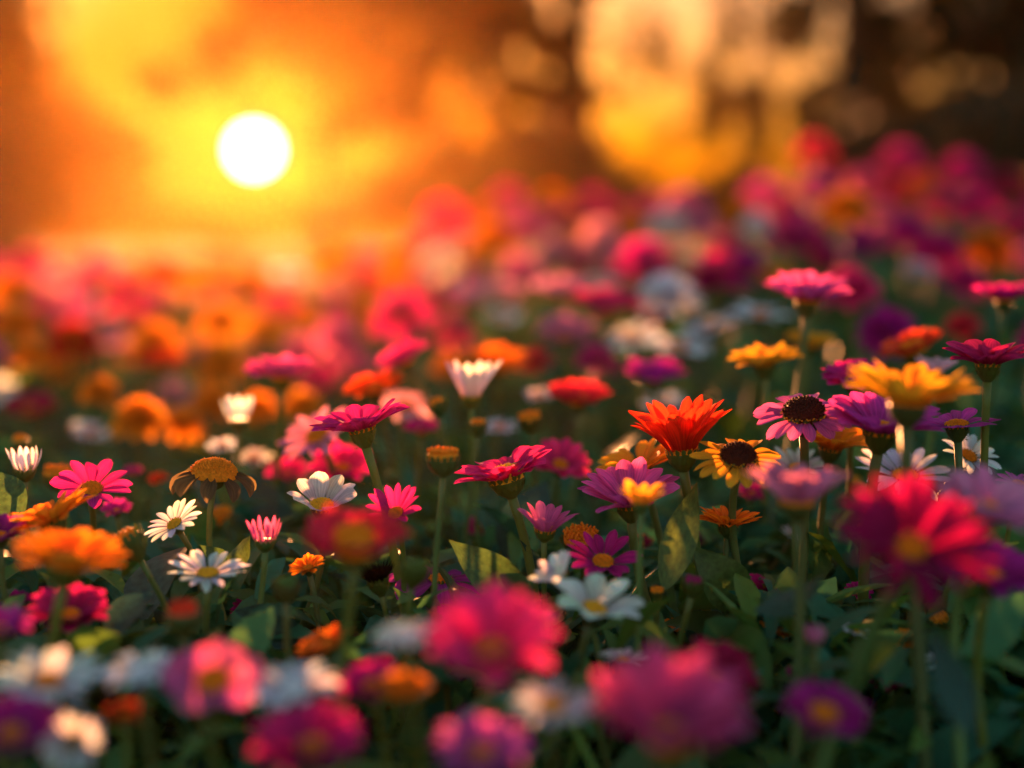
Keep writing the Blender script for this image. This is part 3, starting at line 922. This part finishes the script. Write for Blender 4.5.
 ('dahlia', 'pink_dahlia', PINK, 98, 268, 36, 3.6, 0, .3, 'hazy pink flower on the skyline short of the sun glow', {}),
 ('dahlia', 'pink_dahlia', PALEPINK, 58, 278, 36, 3.4, 0, .3, 'hazy salmon flower between the skyline pinks and the top orange one', {}),
 ('dahlia', 'magenta_dahlia', MAGENTA, 32, 263, 36, 3.8, 0, .3, 'hazy magenta flower on the skyline at the picture edge', {}),
 ('dahlia', 'orange_dahlia', ORANGE, 155, 345, 52, 2.35, 0, .4, 'large orange flower with a red one against its lower edge', {}),
 ('zinnia', 'red_flower', (.66, .02, .01), 160, 366, 44, 2.1, 0, .2, 'blurred red flower against the lower edge of a large orange one', {}),
 ('dahlia', 'pink_dahlia', PALEPINK, 113, 337, 32, 2.5, 0, .3, 'blurred pale pink flower between the blood red and large orange flowers', {}),
 ('dahlia', 'orange_dahlia', AMBER, 222, 325, 52, 2.6, 0, .3, 'brightest amber flower low in the sun glow', {}),
 ('dahlia', 'orange_dahlia', AMBER, 264, 332, 44, 2.8, 0, .3, 'bright amber flower touching the brightest one in the sun glow', {}),
 ('dahlia', 'orange_dahlia', ORANGE, 222, 366, 50, 2.1, 0, .3, 'dull orange flower beneath the brightest amber flower', {}),
 ('dahlia', 'pink_dahlia', HOTPINK, 278, 306, 38, 3.2, -.3, .3, 'hazy hot pink flower in the glow straight under the sun', {}),
 ('dahlia', 'pink_dahlia', PINK, 338, 338, 42, 2.4, .3, .5, 'tall hazy pink flower tilted away beside the large round magenta one', {}),
 ('dahlia', 'pink_dahlia', PINK, 300, 350, 36, 2.4, 0, .3, 'hazy pink flower just above the tall pink daisy', {}),
 ('dahlia', 'magenta_dahlia', (.68, .01, .22), 402, 316, 56, 2.2, -.2, .5, 'large round blurred magenta flower above the vivid hot pink one', {}),
 ('dahlia', 'pink_dahlia', (.66, .06, .20), 455, 335, 40, 2.2, 0, .3, 'blurred dusky pink flower beside the large round magenta one', {}),
 ('dahlia', 'orange_dahlia', ORANGE, 398, 264, 40, 3.3, 0, .3, 'hazy orange flower beside a pale one above the large round magenta one', {}),
 ('dahlia', 'white_dahlia', (.80, .68, .60), 437, 265, 42, 3.1, 0, .3, 'hazy pale cream flower beside the hazy orange one', {}),
 ('dahlia', 'magenta_dahlia', HOTPINK, 445, 216, 44, 3.9, 0, .4, 'hazy rose flower standing alone on the skyline nearer the sun', {}),
 ('dahlia', 'orange_dahlia', ORANGE, 495, 240, 46, 3.8, 0, .3, 'hazy orange flower on the skyline beside the lone rose one', {}),
 ('dahlia', 'magenta_dahlia', MAGENTA, 508, 197, 32, 4.6, 0, .3, 'hazy magenta flower topping the skyline above the orange one', {}),
 ('dahlia', 'purple_dahlia', (.5, .03, .34), 546, 223, 36, 4.0, 0, .3, 'blurred purple flower below the bare upright trunk', {}),
 ('dahlia', 'pink_dahlia', PALEPINK, 553, 250, 38, 3.4, 0, .3, 'blurred pale pink flower below the purple one under the trunk', {}),
 ('dahlia', 'pink_dahlia', PINK, 520, 272, 42, 3.0, -.2, .3, 'blurred pink flower above the pair of peach flowers', {}),
 ('zinnia', 'pink_daisy', PALEPINK, 469, 301, 40, 2.4, 0, .3, 'first peach pink flower of a close pair, on the sunward side', {}),
 ('zinnia', 'pink_daisy', PALEPINK, 503, 297, 38, 2.5, 0, .3, 'second peach pink flower of a close pair, with a white one under it', {}),
 ('daisy', 'white_daisy', WHITE, 503, 318, 34, 2.2, 0, .3, 'blurred white flower under the second peach pink flower', {}),
 ('zinnia', 'pink_daisy', PALEPINK, 563, 294, 50, 2.1, 0, .15, 'wide peach flower just above the raspberry daisy', {}),
 ('zinnia', 'pink_daisy', (.70, .02, .16), 606, 311, 60, 1.9, 0, .2, 'raspberry daisy on an amber stalk beside the round white flower', dict(leaves=0)),
 ('zinnia', 'pink_daisy', LILAC, 566, 337, 50, 1.95, 0, .35, 'dim lilac flower underneath the raspberry daisy', {}),
 ('daisy', 'white_daisy', WHITE, 632, 340, 50, 1.9, -.1, .35, 'first white flower of the white row, next to the raspberry daisy', {}),
 ('daisy', 'white_daisy', WHITE, 679, 348, 56, 1.85, .05, .25, 'middle white flower of the white row, lowest of the three', {}),
 ('daisy', 'white_daisy', WHITE, 712, 328, 48, 1.9, -.3, .15, 'last white flower of the white row, tilted up beside the pure white daisy', {}),
 ('zinnia', 'red_flower', (.7, .07, .02), 655, 324, 30, 2.1, 0, .3, 'small rusty red flower between the round white one and the white row', {}),
 ('dahlia', 'magenta_dahlia', (.60, .01, .28), 644, 265, 60, 2.6, 0, .2, 'wide blurred magenta flower above the round white flower', {}),
 ('dahlia', 'white_dahlia', WHITE, 668, 297, 58, 2.1, 0, .25, 'round blurred white flower, fullest of the whites', {}),
 ('dahlia', 'magenta_dahlia', (.68, .01, .20), 712, 277, 58, 2.3, 0, .2, 'wide blurred crimson pink flower beside the round white flower', {}),
 ('dahlia', 'purple_dahlia', (.50, .01, .26), 745, 268, 44, 2.6, 0, .3, 'blurred plum flower touching the wide crimson pink one', {}),
 ('daisy', 'white_daisy', WHITE, 760, 316, 56, 1.8, 0, .15, 'pure white daisy opened flat next to the tall pink daisy', {}),
 ('marigold', 'orange_daisy', (.80, .18, .01), 776, 283, 42, 2.1, 0, .3, 'blurred rusty orange flower behind the tall pink daisy', {}),
 ('dahlia', 'pink_dahlia', PALEPINK, 600, 238, 42, 3.4, -.3, .3, 'blurred pale peach flower tilted below the bright gap', {}),
 ('dahlia', 'orange_dahlia', ORANGE, 631, 226, 38, 3.7, 0, .3, 'upright orange flower below the bright gap beside a white one', {}),
 ('dahlia', 'white_dahlia', (.74, .74, .70), 667, 227, 42, 3.5, 0, .3, 'blurred white flower under a pink one below the bright gap', {}),
 ('dahlia', 'pink_dahlia', PINK, 684, 208, 46, 3.9, 0, .3, 'blurred pink flower right above a white one below the bright gap', {}),
 ('dahlia', 'purple_dahlia', LILAC, 703, 228, 34, 3.6, 0, .3, 'blurred lilac flower between the white one and the second orange one', {}),
 ('dahlia', 'orange_dahlia', ORANGE, 736, 212, 36, 3.7, 0, .3, 'second upright orange flower below the bright gap, between lilac and white', {}),
 ('dahlia', 'white_dahlia', (.66, .72, .74), 757, 226, 32, 3.4, 0, .3, 'blurred bluish white flower beside the second upright orange one', {}),
 ('dahlia', 'magenta_dahlia', (.64, .08, .36), 765, 196, 42, 4.2, 0, .3, 'blurred orchid pink flower above the bluish white one', {}),
 ('dahlia', 'pink_dahlia', (.72, .05, .18), 787, 212, 38, 3.9, 0, .3, 'blurred coral red flower beside the orchid pink one', {}),
 ('dahlia', 'magenta_dahlia', MAGENTA, 798, 239, 62, 3.0, 0, .2, 'wide blurred magenta flower under the coral red one', {}),
 ('dahlia', 'magenta_dahlia', (.56, .02, .30), 861, 244, 40, 2.9, 0, .3, 'round violet flower under the wide orange one', {}),
 ('dahlia', 'orange_dahlia', ORANGE, 845, 211, 52, 3.3, -.2, .3, 'wide orange flower, largest orange one on the rise', {}),
 ('dahlia', 'red_dahlia', (.72, .03, .10), 815, 152, 36, 4.6, 0, .3, 'rosy red flower standing highest above the others on the rise', {}),
 ('dahlia', 'purple_dahlia', (.50, .06, .36), 818, 190, 42, 4.2, 0, .3, 'blurred mauve flower under the highest rosy red one', {}),
 ('dahlia', 'magenta_dahlia', MAGENTA, 901, 164, 46, 4.3, 0, .3, 'first magenta flower on the crest, before the dense dark tree', {}),
 ('dahlia', 'magenta_dahlia', MAGENTA, 964, 172, 42, 4.3, 0, .3, 'second magenta flower on the crest, toward the darkest tree', {}),
 ('dahlia', 'red_dahlia', (.50, .02, .08), 893, 192, 36, 3.9, 0, .3, 'dusky red flower under the first magenta one on the crest', {}),
 ('dahlia', 'magenta_dahlia', (.60, .01, .26), 908, 236, 50, 2.9, 0, .3, 'dark magenta flower in a touching pair, the higher one', {}),
 ('dahlia', 'magenta_dahlia', (.60, .01, .22), 938, 254, 50, 2.7, 0, .5, 'dark magenta flower in a touching pair, the lower one with an orange centre', {}),
 ('daisy', 'white_daisy', (.72, .66, .74), 920, 271, 30, 2.5, 0, .4, 'small pale violet flower under the touching magenta pair', {}),
 ('dahlia', 'orange_dahlia', (.85, .22, .01), 989, 250, 50, 2.7, 0, .5, 'round orange flower beside the touching magenta pair', {}),
 ('dahlia', 'pink_dahlia', (.70, .06, .22), 940, 206, 40, 3.6, 0, .3, 'dusky rose flower midway between crest and touching magenta pair', {}),
 ('dahlia', 'magenta_dahlia', (.68, .02, .24), 976, 208, 46, 3.5, -.4, .3, 'tilted pink magenta flower above the round orange flower', {}),
 ('dahlia', 'red_dahlia', (.45, .01, .08), 1008, 186, 40, 4.0, 0, .3, 'dim crimson flower at the picture edge before the darkest tree', {}),
 ('dahlia', 'pink_dahlia', (.66, .03, .20), 1017, 228, 40, 3.3, 0, .3, 'dim raspberry flower at the picture edge above the round orange flower', {}),
 ('dahlia', 'magenta_dahlia', HOTPINK, 850, 290, 52, 1.95, -.3, .4, 'blurred cerise flower just behind the tall pink daisy', {}),
 ('dahlia', 'purple_dahlia', (.48, .01, .26), 886, 332, 56, 1.75, 0, .6, 'round plum flower above the tilted red and orange one', {}),
 ('dahlia', 'pink_dahlia', HOTPINK, 592, 205, 38, 4.3, 0, .3, 'blurred rose red flower on the skyline beside the bare trunk', {}),
 ('dahlia', 'orange_dahlia', ORANGE, 553, 203, 38, 4.4, 0, .3, 'small hazy orange flower on the skyline at the foot of the bare trunk', {}),
 ('dahlia', 'red_dahlia', (.72, .03, .05), 372, 283, 30, 3.1, 0, .3, 'small hazy red flower just before the hazy orange and cream pair', {}),
 ('dahlia', 'orange_dahlia', AMBER, 322, 268, 36, 3.9, 0, .3, 'amber flower nearly lost in the glow below the sun', {}),
 ('dahlia', 'orange_dahlia', AMBER, 190, 283, 36, 3.8, 0, .3, 'amber flower on the skyline nearly lost in the sun glow', {}),
 ('dahlia', 'red_dahlia', (.75, .05, .02), 165, 272, 34, 3.5, 0, .3, 'hazy orange red flower on the skyline beside the glow', {}),
]
BYLABEL = {}
for (kind, name, color, px, py, w, d, lx, lc, label, opt) in FL:
    assert label not in BYLABEL and 4 <= len(label.split()) <= 16, label
    cat = 'flower bud' if name.endswith('bud') else 'flower'
    BYLABEL[label] = flower(kind, name, color, px, py, w, d, lx, lc, label, cat, GR, **opt)

# the smaller blurred blooms that fill the rows at the back
rf = random.Random(4242)
SKY = [(-40, 262), (250, 272), (400, 245), (500, 205), (600, 204), (700, 200), (800, 184), (900, 164), (1060, 172)]


def skyline(x):
    for (a, b), (c, d_) in zip(SKY, SKY[1:]):
        if a <= x <= c:
            return b + (d_ - b) * (x - a) / (c - a)
    return 200


TONES = [('pink', PINK, 3), ('magenta', MAGENTA, 4), ('orange', ORANGE, 3), ('pale pink', PALEPINK, 2), ('red', (.70, .03, .06), 1.5), ('white', WHITE, 2)]
taken = [(f[3], f[4]) for f in FL]
nf = 0
for _ in range(6000):
    if nf >= 78:
        break
    x = rf.uniform(-20, 1045)
    v = rf.random()
    y = skyline(x) + 4 + 165 * v
    gap_ = 18 + 26 * v + (7 if x > 620 else 0)
    if min(math.hypot(x - a, (y - b) * 1.25) for a, b in taken) < gap_:
        continue
    d = 4.7 - 3.1 * v ** .8 + rf.uniform(-.15, .15)
    tname, tcol, _w = rf.choices(TONES, [t[2] * ((.4 if x > 500 else 2.6 if x < 380 else 1) if t[0] == 'orange' else 1) for t in TONES])[0]
    where = 'under the sun' if x < 380 else 'under the bare trunk' if x < 620 else 'under the bright gap' if x < 800 else 'on the rise before the dark trees'
    row = 'skyline' if v < .33 else 'middle' if v < .66 else 'lower'
    lab = 'small blurred %s flower scattered %s, %s rows' % (tname, where, row)
    flower('dahlia' if tname != 'white' else 'daisy', tname.replace(' ', '_') + '_flower', tcol, x, y, rf.uniform(26, 38) + 6 * v, d, rf.gauss(0, .2), rf.uniform(.2, .6), lab, 'flower', lab.replace('flower ', 'flowers '))
    taken.append((x, y))
    nf += 1

# little buds and small low blooms between the sharp ones
SMALL = [('bud', 'flower_bud', (.13, .17, .04), 'small closed green bud low among the leaves between the sharp flowers', 17, 22),
         ('bud', 'flower_bud', ORANGE, 'small orange tipped bud low among the leaves between the sharp flowers', 15, 22),
         ('zinnia', 'magenta_daisy', (.50, .015, .22), 'small shaded magenta flower low among the leaves between the sharp flowers', 26, 42),
         ('marigold', 'orange_daisy', ORANGE, 'small shaded orange flower low among the leaves between the sharp flowers', 24, 36),
         ('oxeye', 'white_daisy', WHITE, 'small shaded white daisy low among the leaves between the sharp flowers', 26, 40)]
ns_ = 0
for _ in range(4000):
    if ns_ >= 44:
        break
    x, y = rf.uniform(5, 1015), rf.uniform(440, 690)
    if min(math.hypot(x - a, (y - b) * 1.2) for a, b in taken) < 40:
        continue
    k_, n__, c_, lab, w0, w1 = rf.choices(SMALL, (3, 2, 4, 2, 2))[0]
    d = 1.34 - (y - 440) / 250 * .52 + rf.uniform(-.05, .08)
    flower(k_, n__, c_, x, y, rf.uniform(w0, w1) / d, d, rf.gauss(0, .25), rf.uniform(0, .5), lab, 'flower bud' if k_ == 'bud' else 'flower', lab.split(' low')[0] + 's low among the leaves', disc=YELLOW if k_ == 'oxeye' else DISC_OR)
    taken.append((x, y))
    ns_ += 1


def plant(start):
    return [v[0] for k, v in BYLABEL.items() if k.startswith(start)][0]


LG = (0.075, 0.15, 0.03)
BL = (0.035, 0.10, 0.065)
YG = (0.12, 0.19, 0.03)
leaf_at(plant('spent flower with a flat'), (530, 605, .97), (449, 540, .98), .030, (.5, .25, 1), LG, .10, 1)
leaf_at(plant('sharp pink daisy partly'), (664, 590, .95), (697, 482, .99), .024, (1, .2, .2), YG, .06, 2)
leaf_at(plant('flat orange daisy under'), (745, 610, .98), (690, 545, .97), .034, (.7, .3, .8), LG, .08, 3)
leaf_at(plant('flat orange daisy under'), (730, 600, 1.02), (790, 590, 1.05), .03, (0, 1, .4), BL, .12, 4)
leaf_at(plant('dim purple daisy'), (968, 735, .68), (930, 628, .72), .020, (1, .1, .2), BL, .05, 5)
leaf_at(plant('blurred pink magenta daisy'), (505, 560, 1.15), (548, 480, 1.18), .045, (1, .3, .2), BL, .05, 6)
leaf_at(plant('blurred violet magenta'), (590, 500, 1.35), (668, 420, 1.45), .05, (.8, .2, .6), LG, .07, 7)
leaf_at(plant('leaning green bud'), (145, 620, .95), (190, 545, 1.02), .045, (1, .1, .5), BL, .12, 8)
leaf_at(plant('leaning green bud'), (110, 640, .88), (155, 590, .90), .03, (1, .1, .5), BL, .10, 9)
leaf_at(plant('half-open pink daisy'), (300, 640, .95), (235, 610, .96), .03, (.3, .4, 1), BL, .12, 10)
leaf_at(plant('withered'), (225, 565, 1.0), (200, 545, .99), .014, (.4, .3, 1), LG, .25, 11)
leaf_at(plant('withered'), (226, 560, 1.0), (250, 535, .99), .022, (.4, .3, 1), YG, .15, 12)
leaf_at(plant('half-open white daisy'), (20, 520, 1.0), (-10, 470, 1.02), .03, (1, .2, .3), LG, .08, 13)
leaf_at(plant('soft lilac pink'), (755, 610, .85), (825, 575, .80), .018, (.4, .3, 1), BL, .10, 14)
leaf_at(plant('blurred magenta daisy beneath'), (300, 520, 1.3), (190, 470, 1.45), .05, (.2, .5, 1), BL, .12, 15)
leaf_at(plant('spent rusty'), (560, 600, 1.05), (520, 540, 1.0), .014, (.5, .3, .8), BL, .04, 16)
leaf_at(plant('very large soft crimson'), (850, 690, .75), (905, 640, .8), .03, (.3, .4, 1), LG, .1, 17)

# ------------------------------------------------------------------ low foliage between the stalks (nobody could count it)
rng = random.Random(77)
cov, fern = MB(), MB()


def bed_point(y0, y1):
    y = y0 + (y1 - y0) * rng.random()
    hw = .42 * y + .25
    return rng.uniform(-hw, hw), y


def lance(mb, p, d, L, W, tint, sag):
    s = d.cross(Vector((0, 0, 1)))
    s = Matrix.Rotation(rng.gauss(0, .5), 3, d) @ (s.normalized() if s.length > .01 else Vector((1, 0, 0)))
    nn = s.cross(d)
    rows = []
    for i, (t, w) in enumerate(((0, .18), (.22, .7), (.48, 1), (.76, .68), (1, .04))):
        c = p + d * (L * t) + nn * (L * sag * 4 * t * (1 - t)) - Vector((0, 0, L * .25 * t * t))
        k = W * .5 * w
        rows.append([c - s * k + nn * k * .4, c, c + s * k + nn * k * .4])
    mb.grid(rows, tint=tint)


for (y0, y1, cnt, h, L0) in ((.42, .8, 2600, .17, .06), (.8, 1.3, 5600, .245, .058), (1.3, 2.2, 3800, .19, .07), (2.2, 3.6, 3000, .19, .10), (3.6, 5.8, 2600, .19, .13)):
    for _ in range(cnt):
        x, y = bed_point(y0, y1)
        hh = h * rng.random() ** .8
        p = Vector((x, y, G(x, y) + hh * .75))
        a = rng.uniform(0, 6.28)
        d = Vector((math.cos(a), math.sin(a), rng.uniform(-.1, 1.5))).normalized()
        L = L0 * rng.uniform(.6, 1.5)
        b = rng.uniform(.55, 1.3)
        u = rng.random()
        tint = (b * (.028 + .085 * u), b * (.165 + .05 * u), b * (.085 - .065 * u))
        lance(cov, p, d, L, L * rng.uniform(.14, .38), tint, rng.uniform(-.02, .08))
for _ in range(900):                          # broader leaves standing among the rest
    x, y = bed_point(.45, 2.4)
    p = Vector((x, y, G(x, y) + rng.uniform(.0, .10)))
    a = rng.uniform(0, 6.28)
    d = Vector((math.cos(a), math.sin(a), rng.uniform(.5, 2.2))).normalized()
    L = rng.uniform(.07, .13)
    b = rng.uniform(.7, 1.3)
    u = rng.random()
    lance(cov, p, d, L, L * rng.uniform(.22, .36), (b * (.03 + .08 * u), b * (.15 + .04 * u), b * (.085 - .06 * u)), rng.uniform(0, .1))
for _ in range(620):                          # upright narrow blades that catch the light from behind
    x, y = bed_point(.7, 2.6)
    p = Vector((x, y, G(x, y) + rng.uniform(.0, .06)))
    a = rng.uniform(0, 6.28)
    d = Vector((math.cos(a) * .45, math.sin(a) * .45, 1)).normalized()
    L = rng.uniform(.10, .19)
    b = rng.uniform(.8, 1.4)
    lance(cov, p, d, L, rng.uniform(.005, .011), (b * .10, b * .19, b * .025), rng.uniform(0, .12))
for (y0, y1, cnt) in ((.5, 1.5, 420),):
    for _ in range(cnt):
        x, y = bed_point(y0, y1)
        p = Vector((x, y, G(x, y) + rng.uniform(.02, .14)))
        a = rng.uniform(0, 6.28)
        d = Vector((math.cos(a), math.sin(a), rng.uniform(.4, 1.6))).normalized()
        s = d.orthogonal().normalized()
        L = rng.uniform(.03, .07)
        b = rng.uniform(.7, 1.3)
        tint = (b * .07, b * .12, b * .03)
        for k in range(12):
            t = (k + 1) / 13
            for sg in (-1, 1):
                dd = (d * .7 + s * sg + Vector((0, 0, rng.uniform(-.2, .3)))).normalized()
                lance(fern, p + d * L * t, dd, L * .28 * (1 - .5 * t), .0016, tint, 0)
tag(cov.build('undergrowth', M_COVER), 'dense dark green leaves filling the bed beneath the flowers', 'undergrowth', kind='stuff')
tag(fern.build('feathery_foliage', M_COVER, smooth=False), 'fine feathery green sprigs among the broader leaves', 'foliage', kind='stuff')

gr = MB()
for _ in range(5200):
    y = 5.6 + 14 * rng.random() ** 1.6
    x = rng.uniform(-.5, .5) * y * 1.0
    p = Vector((x, y, G(x, y)))
    a = rng.uniform(0, 6.28)
    b = rng.uniform(.6, 1.3)
    lance(gr, p, Vector((math.cos(a) * .4, math.sin(a) * .4, 1)).normalized(), rng.uniform(.12, .3), .02, (b * .06, b * .055, b * .015), .05)
tag(gr.build('meadow_grass', M_COVER), 'rough grass of the meadow beyond the bed', 'grass', kind='stuff')

# ------------------------------------------------------------------ evening haze
hz = MB()
X0, X1, Y0, Y1, Z0, Z1 = -34.0, 34.0, -34.0, 34.0, -1.2, 9.5
hv = [Vector((x, y, z)) for z in (Z0, Z1) for y in (Y0, Y1) for x in (X0, X1)]
hz.v = hv
hz.uv = [(0, 0)] * 8
hz.tint = [None] * 8
hz.f = [(0, 2, 3, 1), (4, 5, 7, 6), (0, 1, 5, 4), (2, 6, 7, 3), (0, 4, 6, 2), (1, 3, 7, 5)]
m, t, n, l = material('haze')
pv = n('ShaderNodeVolumePrincipled')
pv.inputs['Color'].default_value = (1.0, .50, .11, 1)
pv.inputs['Density'].default_value = HAZE_DENSITY
pv.inputs['Anisotropy'].default_value = HAZE_ANISO
l(pv.outputs[0], n('ShaderNodeOutputMaterial').inputs['Volume'])
tag(hz.build('haze', m, smooth=False), kind='stuff')
